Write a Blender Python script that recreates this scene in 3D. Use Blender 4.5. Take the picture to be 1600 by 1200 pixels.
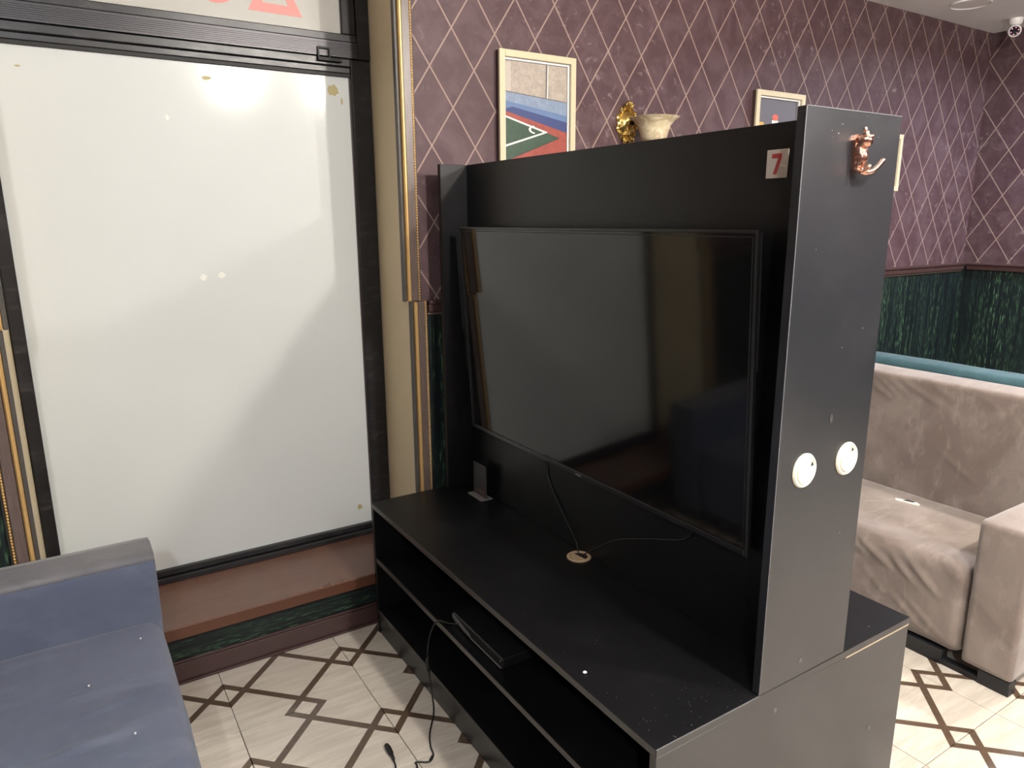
import bpy, bmesh, math, random
from mathutils import Vector, Matrix, noise
from math import sin, cos, pi, radians
random.seed(7)
for o in list(bpy.data.objects): bpy.data.objects.remove(o)
scene = bpy.context.scene
col = scene.collection

# ------------------------------------------------------------------ camera
YAW, PITCH, ROLL, FPX, CAMH = 0.56195, 0.22603, -0.00633, 1118.85, 1.5
fw = Vector((sin(YAW)*cos(PITCH), cos(YAW)*cos(PITCH), -sin(PITCH)))
rt0 = Vector((cos(YAW), -sin(YAW), 0)); up0 = rt0.cross(fw)
rt = cos(ROLL)*rt0 + sin(ROLL)*up0; up = -sin(ROLL)*rt0 + cos(ROLL)*up0
cd = bpy.data.cameras.new('camera'); cam = bpy.data.objects.new('camera', cd); col.objects.link(cam)
m = Matrix((rt, up, -fw)).transposed().to_4x4(); m.translation = (0, 0, CAMH)
cam.matrix_world = m
cd.sensor_width = 36; cd.lens = FPX/1600*36; cd.clip_start = 0.02; cd.clip_end = 60
scene.camera = cam

# ------------------------------------------------------------------ world, exposure
scene.view_settings.view_transform = 'Standard'; scene.view_settings.look = 'None'
scene.view_settings.gamma = 1; scene.view_settings.use_curve_mapping = False
scene.view_settings.exposure = 0.86
w = bpy.data.worlds.new('world'); scene.world = w; w.use_nodes = True
w.node_tree.nodes['Background'].inputs[0].default_value = (0.02, 0.025, 0.035, 1)
w.node_tree.nodes['Background'].inputs[1].default_value = 1.0

# ------------------------------------------------------------------ room lamps and two added fill lamps
CEIL = 2.564
LAMPS = [  # x, y, watts, colour, beam (0 = bare globe)
    (1.22, -0.15, 84, (1.0, 0.94, 0.87), 0),
    (1.92, -0.15, 72, (1.0, 0.93, 0.84), 0),
    (3.45, 0.75, 17, (1.0, 0.92, 0.84), 150),
    (3.00, -1.9, 70, (1.0, 0.97, 0.93), 0),  # fill lamp added to brighten the walls, kept out of the window reflection
    (-0.62, -1.1, 62, (0.92, 0.96, 1.0), 0),  # fill lamp added at the left to brighten window and reveal
    (1.2, -2.3, 20, (0.94, 0.95, 1.0), 165),
    (4.45, 1.25, 30, (0.74, 0.82, 1.0), 165),
]
for i, (x, y, e, c, beam) in enumerate(LAMPS):
    if beam:
        ld = bpy.data.lights.new('lamp_glow', 'AREA'); ld.shape = 'DISK'; ld.size = 0.11; ld.spread = radians(beam); dz_ = 0.022
    else:
        ld = bpy.data.lights.new('lamp_glow', 'POINT'); ld.shadow_soft_size = 0.05; dz_ = 0.075
    ld.energy = e; ld.color = c
    lo = bpy.data.objects.new('lamp_glow', ld); lo.location = (x, y, CEIL-dz_); col.objects.link(lo)

# ------------------------------------------------------------------ material helpers
def mat(name, base, rough=0.5, metal=0.0, spec=0.5, coat=0.0, coat_rough=0.1, sheen=0.0, emit=None, ior=1.5, trans=0.0):
    m = bpy.data.materials.new(name); m.use_nodes = True
    b = m.node_tree.nodes['Principled BSDF']
    b.inputs['Base Color'].default_value = (*base, 1)
    b.inputs['Roughness'].default_value = rough; b.inputs['Metallic'].default_value = metal
    b.inputs['Specular IOR Level'].default_value = spec; b.inputs['IOR'].default_value = ior
    b.inputs['Coat Weight'].default_value = coat; b.inputs['Coat Roughness'].default_value = coat_rough
    b.inputs['Sheen Weight'].default_value = sheen; b.inputs['Transmission Weight'].default_value = trans
    if emit:
        b.inputs['Emission Color'].default_value = (*emit[0], 1); b.inputs['Emission Strength'].default_value = emit[1]
    return m
class NT:
    """small node-graph writer"""
    def __init__(s, m): s.m = m; s.t = m.node_tree; s.b = s.t.nodes['Principled BSDF']; s.k = 0
    def n(s, typ, **kw):
        nd = s.t.nodes.new(typ)
        for k, v in kw.items(): setattr(nd, k, v)
        return nd
    def put(s, sock, v):
        if isinstance(v, (int, float)): sock.default_value = v
        elif isinstance(v, (tuple, list)):
            sock.default_value = (*v, 1) if len(sock.default_value) == 4 and len(v) == 3 else v
        else: s.t.links.new(v, sock)
    def math(s, op, a, b=0.0, c=None, clamp=False):
        nd = s.n('ShaderNodeMath', operation=op, use_clamp=clamp)
        s.put(nd.inputs[0], a); s.put(nd.inputs[1], b)
        if c is not None: s.put(nd.inputs[2], c)
        return nd.outputs[0]
    def mix(s, f, a, b):
        nd = s.n('ShaderNodeMix', data_type='RGBA')
        s.put(nd.inputs['Factor'], f); s.put(nd.inputs[6], a); s.put(nd.inputs[7], b)
        return nd.outputs[2]
    def pos(s, kind='Object'):
        return s.n('ShaderNodeTexCoord').outputs[kind]
    def world(s): return s.n('ShaderNodeNewGeometry').outputs['Position']
    def xyz(s, v):
        nd = s.n('ShaderNodeSeparateXYZ'); s.put(nd.inputs[0], v); return nd.outputs
    def comb(s, x, y, z):
        nd = s.n('ShaderNodeCombineXYZ'); [s.put(nd.inputs[i], q) for i, q in enumerate((x, y, z))]; return nd.outputs[0]
    def scale(s, v, sc, rot=(0, 0, 0)):
        nd = s.n('ShaderNodeMapping'); s.put(nd.inputs['Vector'], v); nd.inputs['Scale'].default_value = sc
        nd.inputs['Rotation'].default_value = rot; return nd.outputs[0]
    def noise(s, v, sc, det=3, rough=0.5, dist=0.0):
        nd = s.n('ShaderNodeTexNoise'); s.put(nd.inputs['Vector'], v); nd.inputs['Scale'].default_value = sc
        nd.inputs['Detail'].default_value = det; nd.inputs['Roughness'].default_value = rough
        nd.inputs['Distortion'].default_value = dist; return nd.outputs[0]
    def ramp(s, f, lo, hi):
        nd = s.n('ShaderNodeMapRange', interpolation_type='SMOOTHSTEP'); s.put(nd.inputs[0], f)
        nd.inputs[1].default_value = lo; nd.inputs[2].default_value = hi; return nd.outputs[0]
    def bump(s, h, strength=0.3, dist=0.002):
        nd = s.n('ShaderNodeBump'); s.put(nd.inputs['Height'], h)
        nd.inputs['Strength'].default_value = strength; nd.inputs['Distance'].default_value = dist
        s.t.links.new(nd.outputs[0], s.b.inputs['Normal'])
    def base(s, c): s.put(s.b.inputs['Base Color'], c)
    def rough(s, c): s.put(s.b.inputs['Roughness'], c)

# ------------------------------------------------------------------ object helpers
def worldloc(o):
    v = Vector((0, 0, 0))
    while o: v += o.location; o = o.parent
    return v
def tag(o, label=None, cat=None, group=None, kind=None):
    for k, v in (('label', label), ('category', cat), ('group', group), ('kind', kind)):
        if v: o[k] = v
    return o
def thing(name, label, cat, loc, group=None, kind=None):
    o = bpy.data.objects.new(name, None); o.location = loc; o.empty_display_size = 0.05; col.objects.link(o)
    return tag(o, label, cat, group, kind)
def mk(name, bm, mats, parent=None, smooth=False, origin=None, bevel=0.0, seg=1):
    """link a bmesh given in WORLD coordinates as one object"""
    if bevel > 0:
        bmesh.ops.bevel(bm, geom=[e for e in bm.edges if len(e.link_faces) == 2 and e.calc_face_angle(0) > 0.6],
                        offset=bevel, segments=seg, profile=0.5, affect='EDGES', clamp_overlap=True)
    me = bpy.data.meshes.new(name)
    if parent: off = worldloc(parent); loc = Vector((0, 0, 0))
    elif origin is not None: off = Vector(origin); loc = off
    else:
        vs = [v.co for v in bm.verts]
        off = Vector([(min(v[i] for v in vs)+max(v[i] for v in vs))/2 for i in range(2)]+[min(v[2] for v in vs)]); loc = off
    bmesh.ops.translate(bm, verts=bm.verts, vec=-off)
    bmesh.ops.recalc_face_normals(bm, faces=bm.faces)
    if smooth:
        for f in bm.faces: f.smooth = True
    bm.to_mesh(me); bm.free()
    for mm in (mats if isinstance(mats, (list, tuple)) else [mats]): me.materials.append(mm)
    o = bpy.data.objects.new(name, me); o.location = loc; col.objects.link(o)
    if parent: o.parent = parent
    if smooth and smooth != 'all':
        try: me.set_sharp_from_angle(angle=radians(smooth if smooth is not True else 40))
        except Exception: pass
    return o
def bx(bm, x0, x1, y0, y1, z0, z1, mi=0):
    r = bmesh.ops.create_cube(bm, size=1)
    bmesh.ops.scale(bm, verts=r['verts'], vec=(x1-x0, y1-y0, z1-z0))
    bmesh.ops.translate(bm, verts=r['verts'], vec=((x0+x1)/2, (y0+y1)/2, (z0+z1)/2))
    if mi:
        for f in {f for v in r['verts'] for f in v.link_faces}: f.material_index = mi
    return r['verts']
def box(name, x0, x1, y0, y1, z0, z1, m, parent=None, bevel=0.001, **kw):
    bm = bmesh.new(); bx(bm, x0, x1, y0, y1, z0, z1); return mk(name, bm, m, parent, bevel=bevel, **kw)
def lathe(bm, prof, centre, axis='z', seg=32, mi=0, flip=False):
    """prof: list of (radius, along-axis)"""
    rings = []
    for r, h in prof:
        ring = []
        for k in range(seg):
            a = 2*pi*k/seg; p = (r*cos(a), r*sin(a), h)
            if axis == 'y': p = (p[0], p[2], p[1])
            if axis == 'x': p = (p[2], p[0], p[1])
            ring.append(bm.verts.new(Vector(p)+Vector(centre)))
        rings.append(ring)
    for a, b in zip(rings, rings[1:]):
        for k in range(seg):
            f = bm.faces.new((a[k], a[(k+1) % seg], b[(k+1) % seg], b[k])); f.material_index = mi
    for ring in (rings[0], rings[-1]):
        try: f = bm.faces.new(ring); f.material_index = mi
        except Exception: pass
def tube(bm, pts, r, seg=8, mi=0, smooth_n=0):
    pts = [Vector(p) for p in pts]
    if smooth_n:
        out = []
        P = [pts[0]]+pts+[pts[-1]]
        for i in range(1, len(P)-2):
            for k in range(smooth_n):
                t = k/smooth_n; a, b, c, d = P[i-1], P[i], P[i+1], P[i+2]
                out.append(0.5*((2*b)+(c-a)*t+(2*a-5*b+4*c-d)*t*t+(3*b-a-3*c+d)*t**3))
        pts = out+[pts[-1]]
    n = len(pts); rings = []; ref = Vector((0.13, 0.21, 0.97))
    for i, p in enumerate(pts):
        d = (pts[min(i+1, n-1)]-pts[max(i-1, 0)]).normalized()
        s = d.cross(ref); s = s.normalized() if s.length > 1e-4 else d.orthogonal().normalized()
        t = d.cross(s); rr = r[min(int(i*len(r)/n), len(r)-1)] if isinstance(r, (list, tuple)) else r
        rings.append([bm.verts.new(p+rr*(cos(2*pi*k/seg)*s+sin(2*pi*k/seg)*t)) for k in range(seg)])
    for a, b in zip(rings, rings[1:]):
        for k in range(seg):
            f = bm.faces.new((a[k], a[(k+1) % seg], b[(k+1) % seg], b[k])); f.material_index = mi
    for ring in (rings[0], rings[-1]):
        f = bm.faces.new(ring); f.material_index = mi
def prism(bm, poly, a0, a1, plane='xz', mi=0):
    """extrude a 2-D polygon between a0 and a1 on the missing axis"""
    def P(u, v, w): return {'xz': (u, w, v), 'yz': (w, u, v), 'xy': (u, v, w)}[plane]
    A = [bm.verts.new(P(u, v, a0)) for u, v in poly]; B = [bm.verts.new(P(u, v, a1)) for u, v in poly]
    fs = [bm.faces.new(A), bm.faces.new(B[::-1])]
    for i in range(len(poly)):
        j = (i+1) % len(poly); fs.append(bm.faces.new((A[j], A[i], B[i], B[j])))
    for f in fs: f.material_index = mi
def cushion(bm, x0, x1, y0, y1, z0, z1, r=0.03, step=0.025, ridges=(), lump=0.0, crown=0.0, seed=0.0, bulge=0.0):
    """upholstered block: rounded box with soft lumps and drawn folds"""
    c = Vector(((x0+x1)/2, (y0+y1)/2, (z0+z1)/2)); h = Vector(((x1-x0)/2, (y1-y0)/2, (z1-z0)/2))
    n = [max(3, int(round(2*h[i]/step))) for i in range(3)]
    verts = {}
    def V(i, j, k):
        key = (i, j, k)
        if key in verts: return verts[key]
        q = Vector([(-1+2*t/n[a])*h[a] for a, t in enumerate(key)])
        inner = Vector([max(-(h[a]-r), min(h[a]-r, q[a])) for a in range(3)])
        d = q-inner; p = inner+d.normalized()*r if d.length > 1e-7 else q
        nr = (p-inner).normalized() if d.length > 1e-7 else Vector((0, 0, 1))
        wp = p+c
        disp = lump*noise.noise(wp*4+Vector((seed, 0, 0)))+lump*0.5*noise.noise(wp*11+Vector((seed, 5, 0)))
        if crown and nr.z > 0.3:
            disp += crown*(1-(q.x/h.x)**2)*(1-(q.y/h.y)**2)
        for a, b, wd, ht in ridges:
            a = Vector(a); b = Vector(b); ab = b-a; t = max(0, min(1, (wp-a).dot(ab)/ab.length_squared))
            dist = (wp-(a+ab*t)).length
            if dist < wd*3: disp += ht*math.exp(-(dist/wd)**2)*math.sin(pi*(0.12+0.76*t))
        verts[key] = bm.verts.new(wp+nr*disp); return verts[key]
    for a in range(3):
        b, d = (a+1) % 3, (a+2) % 3
        for side in (0, n[a]):
            for i in range(n[b]):
                for j in range(n[d]):
                    def K(u, v):
                        k = [0, 0, 0]; k[a] = side; k[b] = u; k[d] = v; return V(*k)
                    bm.faces.new((K(i, j), K(i+1, j), K(i+1, j+1), K(i, j+1)))

# ------------------------------------------------------------------ materials
def wallpaper(name, axis):
    m = mat(name, (0.1, 0.04, 0.05), 0.55, spec=0.35); t = NT(m); p = t.world(); X = t.xyz(p); u0 = X[0] if axis == 'x' else X[1]
    off = 1.26 if axis == 'x' else 2.38
    u = t.math('DIVIDE', t.math('SUBTRACT', u0, off), 0.1747); v = t.math('DIVIDE', t.math('SUBTRACT', X[2], 2.147), 0.262)
    def line(s):
        f = t.math('FRACT', t.math('ADD', s, 0.5)); return t.math('ABSOLUTE', t.math('SUBTRACT', f, 0.5))
    d = t.math('MINIMUM', line(t.math('ADD', u, v)), line(t.math('SUBTRACT', u, v)))
    msk = t.ramp(d, 0.024, 0.013)
    big = t.noise(p, 2.0, 2); fine = t.noise(p, 26, 5, 0.65, 0.6); mid = t.noise(p, 9, 4, 0.6, 0.8)
    c = t.mix(t.ramp(mid, 0.35, 0.75), (0.064, 0.032, 0.036), (0.096, 0.058, 0.063))
    c = t.mix(t.math('MULTIPLY', t.ramp(fine, 0.56, 0.74), t.ramp(big, 0.40, 0.62)), c, (0.20, 0.15, 0.15))
    c = t.mix(t.math('MULTIPLY', msk, 0.75), c, (0.34, 0.25, 0.20))
    t.base(c); t.bump(t.math('ADD', t.math('MULTIPLY', mid, 0.6), t.math('MULTIPLY', msk, 0.5)), 0.35, 0.002)
    return m
def greenpaper(name, vertical=True):
    m = mat(name, (0.01, 0.03, 0.02), 0.5, spec=0.35); t = NT(m); p = t.world()
    s1 = (60, 60, 2.2) if vertical else (3.0, 3.0, 110); s2 = (170, 170, 22) if vertical else (30, 30, 300)
    s3 = (6, 6, 0.2) if vertical else (0.2, 0.2, 6)
    streak = t.noise(t.scale(p, s1), 1.0, 3, 0.6); fleck = t.noise(t.scale(p, s2), 1.0, 2, 0.5); band = t.noise(t.scale(p, s3), 1.6, 2)
    c = t.mix(t.ramp(streak, 0.35, 0.75), (0.0035, 0.006, 0.007), (0.009, 0.018, 0.016))
    f = t.math('MULTIPLY', t.ramp(fleck, 0.52, 0.66), t.ramp(streak, 0.42, 0.58))
    f = t.math('MULTIPLY', f, t.math('MULTIPLY_ADD', t.ramp(band, 0.40, 0.60), 0.75, 0.25))
    c = t.mix(f, c, (0.10, 0.20, 0.10) if not vertical else (0.075, 0.155, 0.075)); t.base(c); t.bump(streak, 0.2, 0.001)
    return m
M = {}
M['paper'] = wallpaper('burgundy_wallpaper', 'x'); M['paper_side'] = wallpaper('burgundy_wallpaper_side', 'y')
M['green'] = greenpaper('green_wallpaper'); M['green_flat'] = greenpaper('green_wallpaper_sideways', False)
M['cream'] = mat('cream_plaster', (0.42, 0.33, 0.20), 0.6)
t = NT(M['cream']); t.base(t.mix(t.noise(t.world(), 6, 4), (0.56, 0.46, 0.29), (0.64, 0.53, 0.35)))
M['ceiling'] = mat('ceiling_paint', (0.76, 0.74, 0.72), 0.7)
M['dark_trim'] = mat('dark_brown_trim', (0.055, 0.028, 0.026), 0.35)
M['moulding'] = mat('brown_moulding', (0.085, 0.050, 0.038), 0.35)
t = NT(M['moulding']); t.base(t.mix(t.noise(t.scale(t.world(), (60, 60, 5)), 3, 3), (0.06, 0.042, 0.036), (0.15, 0.11, 0.095)))
M['gold'] = mat('gilt', (0.66, 0.42, 0.16), 0.42, metal=0.5)
M['grey_edge'] = mat('grey_moulding_edge', (0.05, 0.045, 0.04), 0.5)
# window frame
M['frame'] = mat('black_frame', (0.012, 0.012, 0.014), 0.38)
t = NT(M['frame']); nz = t.noise(t.scale(t.world(), (3, 3, 9)), 4, 5, 0.65)
t.base(t.mix(t.ramp(nz, 0.5, 0.8), (0.010, 0.010, 0.012), (0.045, 0.04, 0.045))); t.rough(t.math('MULTIPLY_ADD', nz, 0.3, 0.2))
M['anodised'] = mat('dark_anodised', (0.05, 0.048, 0.052), 0.36, metal=0.6)
M['seal'] = mat('black_seal', (0.004, 0.004, 0.004), 0.6)
M['film'] = mat('frosted_film', (0.6, 0.62, 0.6), 0.55, spec=0.15, coat=0.6, coat_rough=0.12)
t = NT(M['film']); wpos = t.world()
t.base(t.mix(t.noise(t.scale(wpos, (1.2, 1.2, 1)), 1.6, 3), (0.585, 0.615, 0.60), (0.645, 0.67, 0.65)))
t.bump(t.noise(t.scale(wpos, (3, 3, 26)), 2.0, 3), 0.06, 0.003)
M['film_top'] = mat('grey_film', (0.44, 0.43, 0.39), 0.5, coat=0.7, coat_rough=0.12)
M['red_letter'] = mat('red_letter', (0.72, 0.22, 0.19), 0.45)
M['glue'] = mat('yellow_glue', (0.42, 0.36, 0.16), 0.5); M['tape'] = mat('white_tape', (0.75, 0.75, 0.70), 0.5)
# brown sill
M['sill'] = mat('brown_sill', (0.17, 0.075, 0.045), 0.34, coat=0.12, coat_rough=0.25)
t = NT(M['sill']); nz = t.noise(t.scale(t.world(), (5, 40, 40)), 1.2, 4, 0.6); n2 = t.noise(t.world(), 7, 4, 0.6)
t.base(t.mix(nz, (0.105, 0.046, 0.029), (0.160, 0.078, 0.050))); t.rough(t.math('MULTIPLY_ADD', n2, 0.3, 0.18))
M['sill_edge'] = mat('brown_sill_edge', (0.10, 0.038, 0.019), 0.4)
# floor tile
TPX, TPY = 0.3985, 0.395
M['tile'] = mat('tile_print', (0.6, 0.55, 0.48), 0.22); t = NT(M['tile']); p = t.pos('Object'); X = t.xyz(p)
dx = t.math('ABSOLUTE', t.math('SUBTRACT', X[0], X[1])); sx = t.math('ABSOLUTE', t.math('ADD', X[0], X[1]))
CC = 0.1447
d = t.math('MINIMUM', t.math('ABSOLUTE', t.math('SUBTRACT', dx, CC)), t.math('ABSOLUTE', t.math('SUBTRACT', sx, CC)))
band = t.ramp(d, 0.0165, 0.0147)
inner = t.math('LESS_THAN', t.math('MAXIMUM', dx, sx), CC)
rnd = t.n('ShaderNodeObjectInfo').outputs['Random']
seedv = t.comb(t.math('MULTIPLY', rnd, 37), t.math('MULTIPLY', rnd, 91), 0)
va = t.n('ShaderNodeVectorMath', operation='ADD'); t.put(va.inputs[0], p); t.put(va.inputs[1], seedv)
g1 = t.noise(t.scale(va.outputs[0], (5, 38, 1), (0, 0, 0.5)), 1.0, 4, 0.6, 0.4)
g2 = t.noise(t.scale(va.outputs[0], (5, 38, 1), (0, 0, -1.0)), 1.0, 4, 0.6, 0.4)
mx = t.n('ShaderNodeMix', data_type='FLOAT'); t.put(mx.inputs[0], inner); t.put(mx.inputs[2], g1); t.put(mx.inputs[3], g2); g = mx.outputs[0]
c = t.mix(t.ramp(g, 0.3, 0.72), (0.50, 0.445, 0.375), (0.62, 0.57, 0.49))
bc = t.mix(t.noise(t.scale(va.outputs[0], (30, 30, 1)), 2.0, 3), (0.062, 0.038, 0.025), (0.115, 0.078, 0.052))
t.base(t.mix(band, c, bc)); t.rough(t.math('MULTIPLY_ADD', g, 0.14, 0.16))
M['grout'] = mat('grout', (0.06, 0.045, 0.035), 0.8)
# stand
def melamine(name, a, b, r0, sp=0.36):
    m = mat(name, a, r0, spec=sp); t = NT(m); p = t.world()
    n1 = t.noise(p, 5, 5, 0.6); n2 = t.noise(p, 420, 1)
    t.base(t.mix(t.ramp(n1, 0.45, 0.85), a, b)); t.rough(t.math('MULTIPLY_ADD', n1, 0.14, r0-0.05)); t.bump(n2, 0.12, 0.0003)
    return m
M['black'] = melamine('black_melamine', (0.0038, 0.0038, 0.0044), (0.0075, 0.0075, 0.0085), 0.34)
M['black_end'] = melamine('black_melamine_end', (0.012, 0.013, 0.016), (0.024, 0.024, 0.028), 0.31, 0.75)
M['edge_band'] = mat('edge_band', (0.05, 0.045, 0.045), 0.35); M['chip'] = mat('bare_chipboard', (0.45, 0.36, 0.24), 0.7)
M['tv_case'] = mat('tv_case', (0.012, 0.012, 0.013), 0.28); M['screen'] = mat('tv_screen', (0.004, 0.004, 0.0045), 0.075, ior=1.52)
M['ivory'] = mat('ivory_plastic', (0.80, 0.74, 0.58), 0.35); M['hole'] = mat('dark_hole', (0.01, 0.008, 0.007), 0.8)
M['tan'] = mat('tan_plastic', (0.50, 0.36, 0.23), 0.4)  # ivory with shadow put into the colour, for the grommet on the top
M['copper'] = mat('polished_copper', (0.66, 0.38, 0.28), 0.2, metal=1.0)
M['brass'] = mat('antique_brass', (0.62, 0.43, 0.14), 0.24, metal=1.0)
M['plate'] = mat('number_plate', (0.44, 0.38, 0.32), 0.4); M['numeral'] = mat('numeral_red', (0.30, 0.035, 0.03), 0.4)
M['cable'] = mat('black_cable', (0.008, 0.008, 0.009), 0.45); M['speck'] = mat('pale_speck', (0.75, 0.74, 0.70), 0.6)
M['scratch'] = mat('scuff', (0.12, 0.12, 0.13), 0.6)
M['card'] = mat('dark_card', (0.035, 0.03, 0.035), 0.4); M['card_red'] = mat('card_rust', (0.16, 0.07, 0.045), 0.5)
M['acrylic'] = mat('clear_acrylic', (0.9, 0.9, 0.9), 0.05, trans=1.0, ior=1.49)
M['box_black'] = mat('device_plastic', (0.010, 0.010, 0.011), 0.4); M['box_silver'] = mat('device_strip', (0.17, 0.16, 0.155), 0.35)
# upholstery
def suede(name, a, b, hi, blot=3.5, rough=0.85, sheen=0.35):
    m = mat(name, a, rough, spec=0.2, sheen=sheen); t = NT(m); p = t.world()
    n1 = t.noise(p, blot, 4, 0.62, 0.8); n2 = t.noise(t.scale(p, (1, 3, 1.4), (0.4, 0, 0.5)), blot*2.2, 4, 0.6, 0.4)
    c = t.mix(t.ramp(n1, 0.32, 0.68), a, b); c = t.mix(t.math('MULTIPLY', t.ramp(n2, 0.5, 0.75), 0.55), c, hi)
    t.base(c); t.bump(t.math('ADD', t.noise(p, 9, 3), t.math('MULTIPLY', t.noise(p, 700, 1), 0.06)), 0.25, 0.006)
    m.node_tree.nodes['Principled BSDF'].inputs['Sheen Roughness'].default_value = 0.5
    return m
M['taupe'] = suede('taupe_suede', (0.165, 0.128, 0.108), (0.25, 0.205, 0.178), (0.33, 0.28, 0.25))
M['blue'] = suede('slate_blue_velvet', (0.072, 0.085, 0.126), (0.094, 0.108, 0.153), (0.122, 0.138, 0.185), 2.5, sheen=0.15)
M['blue_worn'] = suede('slate_blue_worn', (0.115, 0.115, 0.125), (0.155, 0.152, 0.162), (0.18, 0.175, 0.185), 4, sheen=0.15)
M['teal'] = suede('teal_velvet', (0.028, 0.066, 0.080), (0.042, 0.092, 0.106), (0.06, 0.12, 0.135), 4, sheen=0.1)
M['pile'] = mat('seam_shadow_cord', (0.08, 0.062, 0.055), 0.9)
M['foot'] = mat('black_foot', (0.010, 0.010, 0.012), 0.5); M['foam'] = mat('white_padding', (0.85, 0.84, 0.76), 0.8)
M['pic_frame'] = mat('cream_frame', (0.55, 0.48, 0.32), 0.45); M['pic_inner'] = mat('white_mount', (0.80, 0.78, 0.74), 0.5)
M['pic_side'] = mat('frame_side', (0.30, 0.25, 0.16), 0.5)
M['alabaster'] = mat('alabaster_glass', (0.62, 0.52, 0.34), 0.25, coat=0.4)
t = NT(M['alabaster']); t.base(t.mix(t.ramp(t.noise(t.world(), 16, 4, 0.6, 2.0), 0.4, 0.7), (0.50, 0.40, 0.24), (0.74, 0.66, 0.48)))
M['white_plastic'] = mat('white_plastic', (0.72, 0.70, 0.68), 0.4); M['lens'] = mat('lens_black', (0.01, 0.01, 0.012), 0.1)
M['ir'] = mat('infrared_led', (0.9, 0.3, 0.45), 0.4, emit=((1.0, 0.45, 0.6), 0.35))
M['lamp_lens'] = mat('lamp_diffuser', (0.9, 0.9, 0.85), 0.5, emit=((1.0, 0.93, 0.82), 14.0))

# ------------------------------------------------------------------ floor with single tiles
WY = 2.38; XR = 4.91; XL = -2.2; YB = -2.75
bm = bmesh.new(); bx(bm, XL-0.1, XR+0.1, YB-0.1, 2.85, -0.12, -0.008)
floor = mk('floor', bm, M['grout'], origin=(0, 0, 0)); tag(floor, kind='structure')
tm = bmesh.new(); hx, hy = TPX/2-0.0011, TPY/2-0.0011
bx(tm, -hx, hx, -hy, hy, -0.008, 0.0)
bmesh.ops.bevel(tm, geom=[e for e in tm.edges if all(v.co.z > -0.001 for v in e.verts)], offset=0.0009, segments=1, affect='EDGES')
tile_me = bpy.data.meshes.new('tile'); tm.to_mesh(tile_me); tm.free(); tile_me.materials.append(M['tile'])
cut = {}
def tile_mesh(x0, x1, y0, y1):
    key = tuple(round(q, 4) for q in (x0, x1, y0, y1))
    if key not in cut:
        b = bmesh.new(); bx(b, x0, x1, y0, y1, -0.008, 0.0); me = bpy.data.meshes.new('tile'); b.to_mesh(me); b.free()
        me.materials.append(M['tile']); cut[key] = me
    return cut[key]
for i in range(-7, 12):
    for j in range(-13, 1):
        cx = 0.298+TPX*(i+0.5); cy = 2.0235+TPY*(j+0.5)
        x0, x1 = max(-hx, XL-cx+0.002), min(hx, XR-cx-0.002); y0, y1 = max(-hy, YB-cy+0.002), min(hy, 2.365-cy)
        if x1-x0 < 0.01 or y1-y0 < 0.01: continue
        full = (x0 == -hx and x1 == hx and y0 == -hy and y1 == hy)
        o = bpy.data.objects.new('tile', tile_me if full else tile_mesh(x0, x1, y0, y1))
        o.location = (cx, cy, 0); o.parent = floor; col.objects.link(o)

# ------------------------------------------------------------------ walls and ceiling
RX0, RX1 = -0.150, 1.092          # recess sides
SILLZ, GY = 0.212, 2.72           # sill height, glass plane
bm = bmesh.new()
bx(bm, XL-0.1, RX0, WY, 2.85, 0, CEIL); bx(bm, RX1, XR+0.1, WY, 2.85, 0, CEIL)
bx(bm, RX0, RX1, WY, 2.85, 0, SILLZ-0.045)
wall = mk('wall_back', bm, M['paper'], origin=(0, WY, 0)); tag(wall, kind='structure')
box('lower_wallpaper', RX1, XR-0.001, WY-0.003, WY, 0.0, 1.19, M['green'], wall, bevel=0)
box('lower_wallpaper', XL+0.001, RX0, WY-0.003, WY, 0.0, 1.19, M['green'], wall, bevel=0)
box('wallpaper_under_sill', RX0, RX1, WY-0.003, WY, 0.0, SILLZ-0.046, M['green_flat'], wall, bevel=0)
# reveals with a ragged painted edge
for side, xa, xb in (('reveal', RX1-0.004, RX1), ('reveal', RX0, RX0+0.004)):
    box(side, xa, xb, WY, 2.80, SILLZ, CEIL, M['cream'], wall, bevel=0)
wr = box('wall_right', XR, XR+0.1, YB-0.1, WY, 0, CEIL, M['paper_side'], bevel=0); tag(wr, kind='structure')
box('lower_wallpaper', XR-0.003, XR, YB, WY-0.003, 0.0, 1.19, M['green'], wr, bevel=0)
wl = box('wall_left', XL-0.1, XL, YB-0.1, WY, 0, CEIL, M['paper_side'], bevel=0); tag(wl, kind='structure')
wf = box('wall_front', XL-0.1, XR+0.1, YB-0.1, YB, 0, CEIL, M['paper'], bevel=0); tag(wf, kind='structure')
ce = box('ceiling', XL-0.1, XR+0.1, YB-0.1, 2.85, CEIL, CEIL+0.1, M['ceiling'], bevel=0); tag(ce, kind='structure')

# ------------------------------------------------------------------ window
win = thing('window_1', None, None, (0.47, GY, SILLZ), kind='structure')
GX0, GX1, GZ0, GZ1 = -0.105, 1.008, 0.258, 2.018
FY = GY-0.018
box('sill', RX0-0.0, RX1, 2.352, 2.80, SILLZ-0.043, SILLZ, M['sill'], win, bevel=0.003, seg=2)
box('sill_front_edge', RX0+0.002, RX1-0.002, 2.3505, 2.3518, SILLZ-0.041, SILLZ-0.0035, M['sill_edge'], win, bevel=0)
def fr(name, x0, x1, z0, z1, y0=FY, y1=GY+0.04, m='frame', bev=0.003): return box(name, x0, x1, y0, y1, z0, z1, M[m], win, bevel=bev)
fr('frame_stile', RX0+0.006, GX0, SILLZ, 2.156)
fr('frame_stile', GX1, RX1-0.006, SILLZ, 2.075)
fr('frame_stile', GX1+0.03, RX1-0.006, 2.076, CEIL, FY-0.006)
fr('frame_rail', GX0, GX1, SILLZ, SILLZ+0.022, FY-0.016)
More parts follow.
